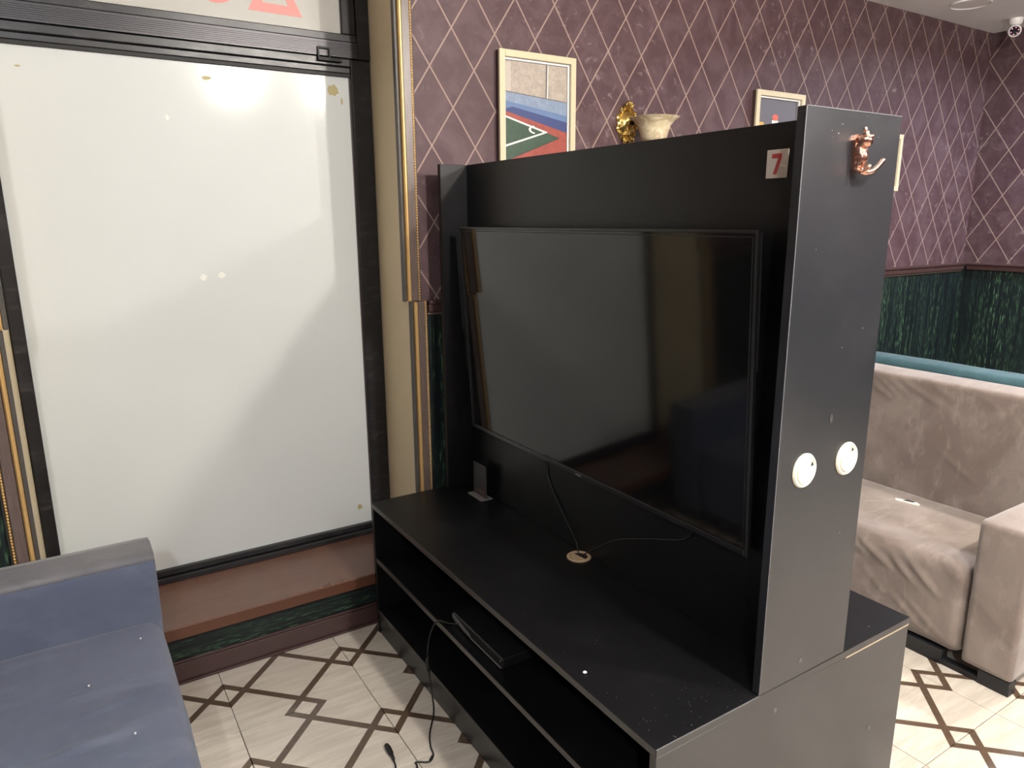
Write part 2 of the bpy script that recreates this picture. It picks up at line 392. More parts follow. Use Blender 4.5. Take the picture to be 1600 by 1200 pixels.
fr('frame_rail', GX0, GX1, SILLZ+0.023, GZ0, FY)
fr('seal', GX0, GX1, GZ1-0.004, GZ1+0.006, FY+0.006, GY+0.01, 'seal', 0)
fr('frame_rail', GX0, GX1, GZ1+0.006, 2.046, FY+0.002)
fr('frame_rail', GX0, GX1, 2.047, 2.075, FY-0.003)
bm = bmesh.new(); bx(bm, RX0+0.006, GX1+0.029, FY-0.006, GY+0.04, 2.0775, 2.130)
for k in range(7):                                               # ribs of the aluminium transom
    z = 2.085+k*0.006; bx(bm, GX0, GX1+0.029, FY-0.0085, FY-0.005, z, z+0.0035)
mk('transom', bm, M['anodised'], win)
fr('glazing_bead', RX0+0.006, GX1+0.029, 2.131, 2.158, FY-0.001)
fr('frame_stile', 0.985, GX1+0.029, 2.159, CEIL, FY+0.004)
box('frosted_pane', GX0, GX1, GY, GY+0.006, GZ0, GZ1, M['film'], win, bevel=0)
box('upper_pane', RX0+0.006, 0.985, GY, GY+0.006, 2.158, CEIL, M['film_top'], win, bevel=0)
# peeling edge strip at right of the film
bm = bmesh.new(); bx(bm, GX1-0.004, GX1-0.0005, GY-0.004, GY-0.0005, GZ0, GZ1); mk('pane_edge', bm, M['moulding'], win)
# latch keeper on the transom
bm = bmesh.new()
bx(bm, 0.885, 0.972, FY-0.022, FY-0.0085, 2.058, 2.068)
bx(bm, 0.885, 0.890, FY-0.016, FY-0.0085, 2.068, 2.104); bx(bm, 0.925, 0.930, FY-0.016, FY-0.0085, 2.068, 2.104)
bx(bm, 0.890, 0.925, FY-0.016, FY-0.0085, 2.098, 2.104)
mk('latch', bm, M['seal'], win)
# red letters on the upper pane (only their feet are in view)
def proj_pts(pts): return pts
bm = bmesh.new()
out = [(0.664, 2.200), (0.848, 2.198), (0.756, 2.385)]; inn = [(0.712, 2.229), (0.801, 2.228), (0.756, 2.325)]
vo = [bm.verts.new((x, GY-0.0012, z)) for x, z in out]; vi = [bm.verts.new((x, GY-0.0012, z)) for x, z in inn]
vo2 = [bm.verts.new((x, GY-0.0002, z)) for x, z in out]; vi2 = [bm.verts.new((x, GY-0.0002, z)) for x, z in inn]
for i in range(3):
    j = (i+1) % 3
    bm.faces.new((vo[i], vo[j], vi[j], vi[i])); bm.faces.new((vo2[j], vo2[i], vi2[i], vi2[j]))
    bm.faces.new((vo[j], vo[i], vo2[i], vo2[j])); bm.faces.new((vi[i], vi[j], vi2[j], vi2[i]))
mk('red_letter', bm, M['red_letter'], win)
bm = bmesh.new(); N_ = 36; cx, cz = 0.560, 2.292; ro, ri = 0.085, 0.046
A = [[bm.verts.new((cx+r*cos(2*pi*k/N_), y, cz+r*sin(2*pi*k/N_))) for k in range(N_)] for r, y in ((ro, GY-0.0012), (ri, GY-0.0012), (ri, GY-0.0002), (ro, GY-0.0002))]
for a in range(4):
    for k in range(N_): bm.faces.new((A[a][k], A[a][(k+1) % N_], A[(a+1) % 4][(k+1) % N_], A[(a+1) % 4][k]))
mk('red_letter', bm, M['red_letter'], win)
# glue and tape remnants on the film
def blot(name, x, z, rx, rz, m, seed, th=0.0012, n=14, par=win, y=GY):
    random.seed(seed); poly = [(x+rx*(0.65+0.5*random.random())*cos(2*pi*k/n), z+rz*(0.65+0.5*random.random())*sin(2*pi*k/n)) for k in range(n)]
    bm = bmesh.new(); prism(bm, poly, y-th, y-0.0001, 'xz'); return mk(name, bm, M[m], par)
blot('glue_spot', 0.945, 1.965, 0.022, 0.022, 'glue', 3); blot('glue_spot', 0.975, 1.93, 0.005, 0.013, 'glue', 8)
blot('glue_spot', 0.508, 1.968, 0.017, 0.007, 'glue', 5); blot('tape_scrap', 0.507, 1.958, 0.018, 0.004, 'tape', 6)
blot('tape_scrap', 0.375, 1.835, 0.007, 0.010, 'tape', 9); blot('glue_spot', 0.955, 0.33, 0.012, 0.012, 'glue', 12)
blot('tape_scrap', 0.437, 1.308, 0.013, 0.012, 'tape', 14); blot('tape_scrap', 0.497, 1.313, 0.013, 0.012, 'tape', 15)
blot('glue_spot', -0.02, 1.955, 0.008, 0.003, 'glue', 21)

# ------------------------------------------------------------------ mouldings, rail, skirting
def moulding(name, x, z0, z1, right=True, wid=0.070):
    """vertical panel moulding; x = outer edge beside the window recess, profile runs away from it"""
    s = 1 if right else -1
    r = thing(name, None, None, (x, WY, z0), kind='structure')
    def b(n, a, c, y0, m, bev=0.002):
        xa, xb = sorted((x+s*a, x+s*c)); box(n, xa, xb, y0, WY-0.003 if z1 < 1.3 else WY, z0, z1, M[m], r, bevel=bev)
    b('outer_edge', 0.000, 0.012, WY-0.020, 'grey_edge'); b('gilt_lip', 0.012, 0.024, WY-0.034, 'gold', 0.004)
    b('flat_band', 0.024, wid-0.014, WY-0.026, 'moulding', 0.003); b('inner_edge', wid-0.006, wid, WY-0.014, 'grey_edge')
    bm = bmesh.new(); bx(bm, *sorted((x+s*(wid-0.014), x+s*(wid-0.006))), WY-0.018, WY-0.004, z0, z1)
    z = z0+0.004
    while z < z1-0.003:
        rr = bmesh.ops.create_icosphere(bm, subdivisions=1, radius=0.0042)
        bmesh.ops.translate(bm, verts=rr['verts'], vec=(x+s*(wid-0.010), WY-0.019, z)); z += 0.0095
    bd = mk('bead_row', bm, M['gold'], r, smooth='all'); bd['kind'] = 'stuff'
moulding('trim_1', 1.036, 1.216, CEIL)
moulding('trim_2', 1.058, SILLZ, 1.214)
moulding('trim_3', -0.142, SILLZ, 1.214, False); moulding('trim_4', -0.128, 1.216, CEIL, False)
for nm, x0, x1 in (('trim_5', 1.131, XR-0.02), ('trim_6', XL, -0.215)):
    r = thing(nm, None, None, ((x0+x1)/2, WY, 1.16), kind='structure')
    box('flat_band', x0, x1, WY-0.022, WY, 1.172, 1.200, M['dark_trim'], r, bevel=0.004, seg=2)
    box('top_lip', x0, x1, WY-0.030, WY, 1.200, 1.216, M['dark_trim'], r, bevel=0.005, seg=2)
    box('lower_bead', x0, x1, WY-0.012, WY-0.003, 1.160, 1.172, M['moulding'], r, bevel=0.003)
r = thing('trim_7', None, None, (XR, 0, 1.16), kind='structure')
box('flat_band', XR-0.022, XR, YB+0.01, WY-0.031, 1.172, 1.200, M['dark_trim'], r, bevel=0.004)
box('top_lip', XR-0.030, XR, YB+0.01, WY-0.031, 1.200, 1.216, M['dark_trim'], r, bevel=0.005)
def baseboard(nm, x0, x1):
    r = thing(nm, None, None, ((x0+x1)/2, WY, 0), kind='structure')
    box('board', x0, x1, WY-0.014, WY-0.003, 0.0, 0.072, M['dark_trim'], r, bevel=0.001)
    box('top_bead', x0, x1, WY-0.011, WY-0.003, 0.072, 0.082, M['dark_trim'], r, bevel=0.003, seg=2)
    box('foot_bead', x0, x1, WY-0.022, WY-0.0145, 0.0, 0.010, M['dark_trim'], r, bevel=0.003, seg=2)
baseboard('baseboard_back', XL+0.01, XR-0.01)

# ------------------------------------------------------------------ tv stand
T = 0.018; CX0, CX1, CY0, CY1, CZ = 0.853, 1.720, 0.848, 2.310, 0.5125
st = thing('tv_stand', 'large black double-sided television stand with tall end panels and open shelves', 'tv stand', ((CX0+CX1)/2, (CY0+CY1)/2, 0))
box('top_panel', CX0, CX1, CY0, CY1, CZ-T, CZ, M['black'], st)
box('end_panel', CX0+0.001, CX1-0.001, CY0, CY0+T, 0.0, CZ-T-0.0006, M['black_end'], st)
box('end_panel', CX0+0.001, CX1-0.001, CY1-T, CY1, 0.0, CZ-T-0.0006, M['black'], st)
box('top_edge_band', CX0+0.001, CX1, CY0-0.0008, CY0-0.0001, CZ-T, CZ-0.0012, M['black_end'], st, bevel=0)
box('bare_edge', 1.455, CX1-0.002, CY0-0.0012, CY0-0.0001, CZ-T-0.0035, CZ-T-0.0006, M['chip'], st, bevel=0)
xm = (CX0+CX1)/2
box('centre_board', xm-T/2, xm+T/2, CY0+T, CY1-T, 0.0, CZ-T, M['black'], st)
for xa, xb, fs in ((CX0, xm-T/2, 1), (xm+T/2, CX1, -1)):
    box('shelf', xa+0.004, xb-0.0005, CY0+T+0.0005, CY1-T-0.0005, 0.284, 0.302, M['black'], st)
    box('bottom_panel', xa+0.002, xb-0.0005, CY0+T+0.0005, CY1-T-0.0005, 0.080, 0.098, M['black'], st)
    px = xa+0.004 if fs == 1 else xb-0.022
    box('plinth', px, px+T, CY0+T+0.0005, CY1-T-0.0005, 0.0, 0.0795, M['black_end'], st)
# edge bands on the front edges
for z0, z1 in ((CZ-T+0.001, CZ-0.001),): box('front_edge_band', CX0-0.0006, CX0-0.0001, CY0+0.001, CY1-0.001, z0, z1, M['edge_band'], st, bevel=0)
box('front_edge_band', CX0+0.0033, CX0+0.0038, CY0+T+0.001, CY1-T-0.001, 0.285, 0.301, M['edge_band'], st, bevel=0)
box('front_edge_band', CX0+0.0013, CX0+0.0018, CY0+T+0.001, CY1-T-0.001, 0.081, 0.097, M['edge_band'], st, bevel=0)
PX0, PX1, PT = 1.147, 1.443, 0.019
BX0, BX1 = 1.250, 1.268
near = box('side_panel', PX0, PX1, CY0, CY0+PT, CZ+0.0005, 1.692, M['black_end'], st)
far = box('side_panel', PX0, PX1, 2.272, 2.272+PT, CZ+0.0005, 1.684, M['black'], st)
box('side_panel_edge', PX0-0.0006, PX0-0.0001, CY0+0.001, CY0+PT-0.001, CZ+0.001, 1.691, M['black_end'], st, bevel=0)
box('back_board', BX0, BX1, CY0+PT+0.0005, 2.2715, CZ+0.0005, 1.684, M['black'], st)
box('rear_board', 1.322, 1.340, CY0+PT+0.0005, 2.2715, CZ+0.0005, 1.684, M['black'], st)
box('cap_board', BX1+0.0005, 1.3215, CY0+PT+0.0005, 2.2715, 1.664, 1.683, M['black'], st)
# white-worn corner line of the side panel
bm = bmesh.new()
bx(bm, PX0-0.0004, PX0+0.0012, CY0-0.0006, CY0+0.0006, CZ+0.001, 1.691)
bx(bm, PX0, PX1, CY0-0.0006, CY0+0.0008, 1.6914, 1.6926)
bx(bm, CX0, PX0, CY0-0.0012, CY0+0.0004, CZ-0.0006, CZ+0.0005)
mk('worn_corner', bm, M['scratch'], st)
# pale grommets with pivoting caps
def grommet(x, z, par, seed, y=CY0):
    bm = bmesh.new(); lathe(bm, [(0.036, 0), (0.0365, -0.002), (0.034, -0.0055), (0.030, -0.0065), (0.0285, -0.0045), (0.0275, -0.0045)], (x, y, z), 'y', 36)
    g = mk('cable_grommet', bm, M['ivory'], par, smooth=True)
    a = radians(35) if seed == 1 else radians(60)
    bm = bmesh.new(); n = 30; poly = []
    for k in range(n+1):
        t_ = a+0.34+(2*pi-0.68)*k/n; poly.append((x+0.027*cos(t_), z+0.027*sin(t_)))
    poly.append((x+0.012*cos(a), z+0.012*sin(a)))
    prism(bm, poly, y-0.0078, y-0.0045, 'xz'); mk('grommet_cap', bm, M['ivory'], g)
    bm = bmesh.new(); lathe(bm, [(0.0265, -0.0042), (0.0265, -0.0046)], (x, y, z), 'y', 30); mk('grommet_hole', bm, M['hole'], g)
grommet(1.230, 1.001, st, 1); grommet(1.372, 1.000, st, 2)
bm = bmesh.new(); gx, gy = 1.222, 1.565
lathe(bm, [(0.036, CZ+0.0002), (0.0365, CZ+0.003), (0.033, CZ+0.0055), (0.0275, CZ+0.005), (0.0270, CZ+0.0006)], (gx-0.004, gy, 0), 'z', 36)
g = mk('cable_grommet', bm, M['tan'], st, smooth=True)
bm = bmesh.new(); lathe(bm, [(0.0265, CZ+0.0006), (0.0265, CZ+0.0010)], (gx-0.004, gy, 0), 'z', 30); mk('grommet_hole', bm, M['hole'], g)
bm = bmesh.new(); prism(bm, [(gx-0.004+0.026*cos(radians(100+k*16)), gy+0.026*sin(radians(100+k*16))) for k in range(12)], CZ+0.003, CZ+0.005, 'xy'); mk('grommet_cap', bm, M['tan'], g)
# screw covers, scuffs and specks on the end faces
random.seed(11)
def disc(name, x, z, r, m, y=CY0, par=st, el=1.0):
    bm = bmesh.new(); prism(bm, [(x+r*cos(2*pi*k/12), z+el*r*sin(2*pi*k/12)) for k in range(12)], y-0.0011, y-0.0002, 'xz'); return mk(name, bm, M[m], par)
for x, z in ((1.279, 0.55), (1.205, 0.455), (1.345, 0.22), (1.59, 0.245)): disc('screw_cover', x, z, 0.0055, 'scratch')
disc('screw_cover', 1.306, 1.098, 0.006, 'edge_band', el=1.5)
bm = bmesh.new()
for k in range(20):
    x = random.uniform(1.20, 1.42); z = random.choice((random.gauss(1.655, 0.015), random.uniform(0.6, 1.68))); s = random.uniform(0.0003, 0.0009)
    if z > 1.685: z = 1.67
    bx(bm, x, x+s, CY0-0.0007, CY0-0.0002, z, z+s*random.uniform(1, 3))
o = mk('scuff_marks', bm, M['speck'], st); o['kind'] = 'stuff'
bm = bmesh.new()
for k in range(60):
    near_ = k < 34
    x = random.uniform(CX0+0.02, 1.13); y = random.gauss(0.90, 0.05) if near_ else random.uniform(0.95, 2.2); s = random.uniform(0.0003, 0.0009)
    if y < CY0+0.003: y = CY0+0.01
    bx(bm, x, x+s, y, y+s, CZ+0.0002, CZ+0.0009)
for k in range(8):
    x = random.uniform(1.48, 1.6); y = random.uniform(0.86, 1.0); s = 0.0013; bx(bm, x, x+s, y, y+s, CZ+0.0002, CZ+0.001)
o = mk('dust_specks', bm, M['speck'], st); o['kind'] = 'stuff'
bm = bmesh.new(); r_ = bmesh.ops.create_icosphere(bm, subdivisions=2, radius=0.0042)
for v in r_['verts']: v.co = Vector((v.co.x*1.3, v.co.y, v.co.z*0.6))*(1+0.2*noise.noise(v.co*300)); v.co += Vector((0.886, 1.110, CZ+0.0028))
o = mk('crumb', bm, M['speck'], smooth='all'); tag(o, 'tiny white crumb lying on the front of the black stand top', 'crumb')

# ------------------------------------------------------------------ number plate, coat hook
pl = thing('number_plate', 'small beige square plate with a red number 7 on the black panel', 'sign', (BX0, 0.981, 1.577))
box('plate', BX0-0.0022, BX0-0.0002, 0.9555, 1.0065, 1.5775, 1.6325, M['plate'], pl, bevel=0.0004)
bm = bmesh.new()      # the numeral, read from -x: left is larger y
y0 = 0.9935; zt = 1.6245
seven = [(0, 0), (0.0235, 0), (0.0235, -0.0065), (0.0125, -0.0395), (0.0045, -0.0395), (0.0150, -0.0085), (0, -0.0085)]
prism(bm, [(y0-a, zt+b) for a, b in seven], BX0-0.0030, BX0-0.0022, 'yz'); mk('numeral', bm, M['numeral'], pl)
bm = bmesh.new(); prism(bm, [(0.9715, 1.603), (0.960, 1.5995), (0.960, 1.5985), (0.9715, 1.6015)], BX0-0.0030, BX0-0.0022, 'yz'); mk('scratch', bm, M['tape'], pl)

hk = thing('coat_hook', 'shiny copper-coloured coat hook on the grey end panel of the tv stand', 'coat hook', (1.305, CY0, 1.58))
HX = 1.300
bm = bmesh.new()
prism(bm, [(HX-0.010, 1.586), (HX+0.009, 1.586), (HX+0.013, 1.628), (HX+0.014, 1.640), (HX+0.006, 1.650), (HX-0.006, 1.650), (HX-0.014, 1.640), (HX-0.013, 1.628)], CY0-0.008, CY0-0.0002, 'xz')
mk('mounting_plate', bm, M['copper'], hk, bevel=0.0028, seg=2, smooth=30)
bm = bmesh.new(); tube(bm, [(HX, CY0-0.006, 1.628), (HX, CY0-0.016, 1.636), (HX+0.001, CY0-0.019, 1.645), (HX, CY0-0.019, 1.651), (HX, CY0-0.015, 1.662)], [0.0120, 0.0150, 0.0135, 0.0060, 0.0034], 10, smooth_n=5)
mk('upper_prong', bm, M['copper'], hk, smooth='all')
bm = bmesh.new(); tube(bm, [(HX, CY0-0.006, 1.630), (HX+0.001, CY0-0.013, 1.612), (HX-0.001, CY0-0.011, 1.596), (HX-0.001, CY0-0.009, 1.588)], [0.0125, 0.0122, 0.0108, 0.0085], 10, smooth_n=5)
mk('stem', bm, M['copper'], hk, smooth='all')
for s, tip in ((1, (HX+0.044, CY0-0.030, 1.604)), (-1, (HX-0.020, CY0-0.030, 1.592))):
    if s == 1: pts = [(HX, CY0-0.009, 1.592), (HX+0.008, CY0-0.014, 1.583), (HX+0.021, CY0-0.022, 1.583), (HX+0.034, CY0-0.027, 1.592), tip]
    else: pts = [(HX, CY0-0.008, 1.596), (HX-0.006, CY0-0.012, 1.586), (HX-0.004, CY0-0.022, 1.582), (HX+0.002, CY0-0.030, 1.592)]
    bm = bmesh.new(); tube(bm, pts, [0.0062, 0.0054, 0.0046, 0.0042, 0.0044], 10, smooth_n=6)
    rr = bmesh.ops.create_icosphere(bm, subdivisions=2, radius=0.0043); bmesh.ops.translate(bm, verts=rr['verts'], vec=pts[-1])
    mk('lower_prong', bm, M['copper'], hk, smooth='all')
bm = bmesh.new(); lathe(bm, [(0.0001, -0.0045), (0.0028, -0.0035), (0.0030, 0)], (HX+0.003, CY0-0.0080, 1.6425), 'y', 10); mk('screw', bm, M['brass'], hk)

# ------------------------------------------------------------------ television (tilted slightly forward on its wall bracket)
TY0, TY1, TXT, TXB, TZT, TZB = 0.961, 2.206, 1.180, 1.217, 1.476, 0.765
tv = thing('television', 'large black flat-screen television hanging on the black panel of the stand', 'television', (1.20, (TY0+TY1)/2, TZB))
dz = TZT-TZB; sl = (TXT-TXB)/dz
def shear(bm):
    for v in bm.verts: v.co.x += sl*(v.co.z-TZB)
    return bm
def tvbox(name, x0, x1, y0, y1, z0, z1, m, bev=0.001, par=tv):
    bm = bmesh.new(); bx(bm, x0, x1, y0, y1, z0, z1)
    if bev: bmesh.ops.bevel(bm, geom=bm.edges[:], offset=bev, segments=1, affect='EDGES')
    shear(bm); return mk(name, bm, M[m], par)
X0 = TXB
tvbox('bezel', X0, X0+0.012, TY0, TY0+0.007, TZB, TZT, 'tv_case'); tvbox('bezel', X0, X0+0.012, TY1-0.007, TY1, TZB, TZT, 'tv_case')
tvbox('bezel', X0, X0+0.012, TY0+0.0072, TY1-0.0072, TZT-0.007, TZT, 'tv_case'); tvbox('bezel', X0, X0+0.012, TY0+0.0072, TY1-0.0072, TZB, TZB+0.014, 'tv_case')
scr = tvbox('screen', X0+0.003, X0+0.006, TY0+0.0072, TY1-0.0072, TZB+0.0145, TZT-0.0072, 'screen', 0)
bm = bmesh.new()
for y in (TY0+0.0135, TY1-0.0135): bx(bm, X0+0.0024, X0+0.0030, y-0.0015, y+0.0015, TZB+0.018, TZT-0.013)
bx(bm, X0+0.0024, X0+0.0030, TY0+0.014, TY1-0.014, TZT-0.0145, TZT-0.0125)
mk('screen_border', shear(bm), M['seal'], tv)
tvbox('receiver_strip', X0-0.001, X0, 1.56, 1.585, TZB+0.003, TZB+0.008, 'box_silver', 0)
tvbox('back_shell', X0+0.0122, X0+0.0325, TY0+0.06, TY1-0.06, TZB+0.012, TZB+0.42, 'tv_case', 0.006)
tvbox('back_cover', X0+0.0122, X0+0.022, TY0+0.002, TY1-0.002, TZB+0.421, TZT-0.003, 'tv_case', 0.003)
box('wall_bracket', 1.228, 1.2499, 1.40, 1.76, 1.235, 1.29, M['tv_case'], tv, bevel=0.001)
bm = bmesh.new(); tube(bm, [(1.240, 1.775, 0.79), (1.246, 1.774, 0.72), (1.247, 1.745, 0.665), (1.243, 1.66, 0.585), (1.234, 1.60, 0.545), (1.222, 1.572, 0.520), (1.217, 1.566, 0.514)], 0.0022, 8, smooth_n=5)
mk('power_cable', bm, M['cable'], tv, smooth='all')
bm = bmesh.new(); tube(bm, [(1.232, 1.13, 0.79), (1.247, 1.17, 0.72), (1.247, 1.31, 0.665), (1.243, 1.42, 0.62), (1.236, 1.50, 0.565), (1.226, 1.552, 0.525), (1.222, 1.558, 0.514)], 0.0018, 8, smooth_n=5)
mk('signal_cable', bm, M['cable'], tv, smooth='all')

# ------------------------------------------------------------------ sign holder on the stand
sg = thing('table_sign', 'small dark upright card holder standing at the far end of the stand top', 'sign', (1.215, 2.15, CZ))
box('base', 1.188, 1.236, 2.098, 2.200, CZ+0.0002, CZ+0.0032, M['box_silver'], sg, bevel=0.0008)
bm = bmesh.new(); bx(bm, 1.2115, 1.2150, 2.108, 2.190, CZ+0.0033, CZ+0.122); mk('card', bm, M['card'], sg, bevel=0.0005)
bm = bmesh.new(); bx(bm, 1.2108, 1.2114, 2.116, 2.150, CZ+0.018, CZ+0.026); bx(bm, 1.2108, 1.2114, 2.155, 2.180, CZ+0.020, CZ+0.024); mk('printed_strip', bm, M['card_red'], sg)
bm = bmesh.new(); bx(bm, 1.2105, 1.2150, 2.190, 2.192, CZ+0.0033, CZ+0.122); bx(bm, 1.2105, 1.2150, 2.106, 2.108, CZ+0.0033, CZ+0.122); bx(bm, 1.2105, 1.2150, 2.106, 2.192, CZ+0.122, CZ+0.124)
mk('clear_edge', bm, M['edge_band'], sg)

# ------------------------------------------------------------------ media box on the shelf and its cable
sb = thing('media_box', 'flat black media box with a silver front edge on the middle shelf', 'media player', (0.97, 1.62, 0.302))
box('case', 0.893, 1.06, 1.475, 1.765, 0.3055, 0.337, M['box_black'], sb, bevel=0.003)
box('silver_lip', 0.8895, 0.8928, 1.480, 1.650, 0.3065, 0.3105, M['box_silver'], sb, bevel=0.0008)
bm = bmesh.new(); prism(bm, [(1.762, 0.322), (1.762, 0.334), (1.700, 0.322), (1.665, 0.318), (1.652, 0.309), (1.690, 0.310), (1.735, 0.316)], 0.8895, 0.8928, 'yz'); mk('silver_cover', bm, M['box_silver'], sb)
for y in (1.50, 1.74): box('foot', 0.91, 0.93, y-0.008, y+0.008, 0.3021, 0.3055, M['cable'], sb, bevel=0)
bm = bmesh.new(); lathe(bm, [(0.0012, 0), (0.0012, 0.0006)], (0.8920, 1.487, 0.326), 'x', 8); mk('indicator', bm, M['speck'], sb)
cb = thing('hanging_cable', 'black power lead hanging from the shelf onto the tiles with its plug', 'cable', (0.75, 1.68, 0))
bm = bmesh.new()
tube(bm, [(0.895, 1.730, 0.3125), (0.870, 1.750, 0.3135), (0.853, 1.790, 0.306), (0.847, 1.830, 0.245), (0.846, 1.855, 0.165), (0.847, 1.852, 0.10), (0.842, 1.825, 0.035), (0.825, 1.78, 0.006), (0.775, 1.705, 0.003), (0.752, 1.652, 0.003), (0.744, 1.618, 0.003), (0.722, 1.600, 0.003), (0.690, 1.618, 0.003), (0.684, 1.598, 0.003), (0.640, 1.52, 0.003), (0.600, 1.50, 0.003), (0.600, 1.56, 0.003), (0.633, 1.63, 0.003), (0.640, 1.668, 0.004)], 0.0026, 8, smooth_n=6)
mk('lead', bm, M['cable'], cb, smooth='all')
bm = bmesh.new(); tube(bm, [(0.846, 1.852, 0.150), (0.8455, 1.857, 0.135), (0.8465, 1.856, 0.108), (0.847, 1.851, 0.095)], [0.0045, 0.0075, 0.0075, 0.004], 10, smooth_n=3); mk('ferrite_bead', bm, M['cable'], cb, smooth='all')
bm = bmesh.new(); tube(bm, [(0.640, 1.660, 0.006), (0.642, 1.685, 0.0075), (0.643, 1.705, 0.008), (0.643, 1.722, 0.008)], [0.0045, 0.0075, 0.0080, 0.0065], 10, smooth_n=3); mk('plug', bm, M['cable'], cb, smooth='all')
bm = bmesh.new(); tube(bm, [(0.738, 1.612, 0.006), (0.732, 1.606, 0.008), (0.726, 1.600, 0.006)], 0.0035, 6); mk('cable_tie', bm, M['cable'], cb)

# ------------------------------------------------------------------ sofas (the same model, two colours)
def sofa_parts(r, f, facing, ya, yb, m, m_arm_top, ridges_seat=(), ridges_back=(), back_top=0.858, near_arm=True, far_arm=True, step_=0.011):
    """f = x of the front; facing = +1 when the sofa faces +x. ya < yb."""
    s = -facing
    def xs(a, b): return sorted((f+s*a, f+s*b))
    AT = 0.155; sy0 = ya+(AT if near_arm else 0)+0.004; sy1 = yb-(AT if far_arm else 0)-0.004
    x0, x1 = xs(0.004, 0.530); bm = bmesh.new(); cushion(bm, x0, x1, sy0, sy1, 0.050, 0.380, 0.050, step_, ridges_seat, 0.003, 0.006, seed=f)
    mk('seat', bm, M[m], r, smooth='all')
    x0, x1 = xs(0.534, 0.70); bm = bmesh.new(); cushion(bm, x0, x1, ya+0.003, yb-0.003, 0.055, back_top, 0.018, step_+0.001, ridges_back, 0.0015, seed=f+3)
    mk('backrest', bm, M[m], r, smooth='all')
    arms = ([(ya, ya+AT)] if near_arm else [])+([(yb-AT, yb)] if far_arm else [])
    for a0, a1 in arms:
        x0, x1 = xs(0.0, 0.530); bm = bmesh.new(); cushion(bm, x0, x1, a0, a1, 0.052, 0.557, 0.011, 0.018, (), 0.001, seed=a0)
        mk('armrest', bm, M[m], r, smooth='all')
        if m_arm_top:
            bm = bmesh.new(); cushion(bm, x0-0.001, x1, a0-0.001, a1+0.001, 0.540, 0.5600, 0.008, 0.03, (), 0.0008, seed=a0+1); mk('armrest_top', bm, M[m_arm_top], r, smooth='all')
    x0, x1 = xs(0.006, 0.05)
    L = yb-ya
    for y0, y1 in ((ya+0.004, ya+0.10), (ya+0.215, ya+0.37), (yb-0.16, yb-0.02)):
        box('foot', x0, x1, y0, y1, 0.0, 0.051, M['foot'], r, bevel=0.002)
    box('foot_rail', x0+0.004, x1-0.004, ya+0.10, yb-0.16, 0.0, 0.018, M['foot'], r, bevel=0.001)
    x0, x1 = xs(0.60, 0.66)
    for y0, y1 in ((ya+0.02, ya+0.12), (yb-0.12, yb-0.02)): box('foot', x0, x1, y0, y1, 0.0, 0.056, M['foot'], r, bevel=0.002)

SF = 2.395
rs = []
for a, b, wd, ht in (((2.40, 1.40, 0.345), (2.393, 1.26, 0.27), 0.010, 0.010), ((2.42, 1.32, 0.365), (2.392, 1.18, 0.25), 0.009, 0.011), ((2.41, 1.24, 0.355), (2.392, 1.09, 0.235), 0.009, 0.010),
                    ((2.40, 1.47, 0.34), (2.393, 1.36, 0.29), 0.010, 0.009), ((2.392, 1.27, 0.19), (2.392, 1.13, 0.09), 0.009, 0.009), ((2.392, 1.22, 0.20), (2.392, 1.08, 0.10), 0.009, 0.008), ((2.44, 1.55, 0.385), (2.40, 1.42, 0.33), 0.013, 0.009),
                    ((2.392, 1.36, 0.23), (2.392, 1.27, 0.16), 0.009, 0.007)):
    rs.append((a, b, wd*1.1, ht*1.1))
rb = [((2.93, 1.69, 0.87), (2.93, 1.60, 0.80), 0.010, 0.010), ((2.93, 1.66, 0.88), (2.93, 1.56, 0.81), 0.009, 0.009), ((2.93, 1.72, 0.84), (2.93, 1.63, 0.79), 0.010, 0.010),
      ((2.93, 1.60, 0.88), (2.93, 1.43, 0.80), 0.009, 0.010), ((2.93, 1.46, 0.88), (2.93, 1.36, 0.82), 0.009, 0.006), ((2.93, 1.27, 0.86), (2.93, 1.20, 0.82), 0.010, 0.007), ((2.93, 1.42, 0.62), (2.93, 1.26, 0.52), 0.012, 0.006)]
sr = thing('sofa', 'taupe suede sofa with square armrest and torn seat, behind the tv stand', 'sofa', (2.70, 1.55, 0), 'matching suede sofas in the booths')
rb = [((a[0], a[1], a[2]-0.04), (b[0], b[1], b[2]-0.04), wd, ht*0.7) for a, b, wd, ht in rb]
sofa_parts(sr, SF, -1, 0.850, 2.33, 'taupe', None, rs, rb)
# tear in the seat
bm = bmesh.new()
prism(bm, [(2.757, 1.475), (2.766, 1.478), (2.780, 1.450), (2.790, 1.405), (2.780, 1.388), (2.770, 1.410)], 0.3795, 0.3890, 'xy'); mk('torn_padding', bm, M['foam'], sr)
bm = bmesh.new()
prism(bm, [(2.764, 1.452), (2.786, 1.442), (2.789, 1.412), (2.777, 1.412)], 0.3860, 0.3896, 'xy'); mk('tear_opening', bm, M['hole'], sr)

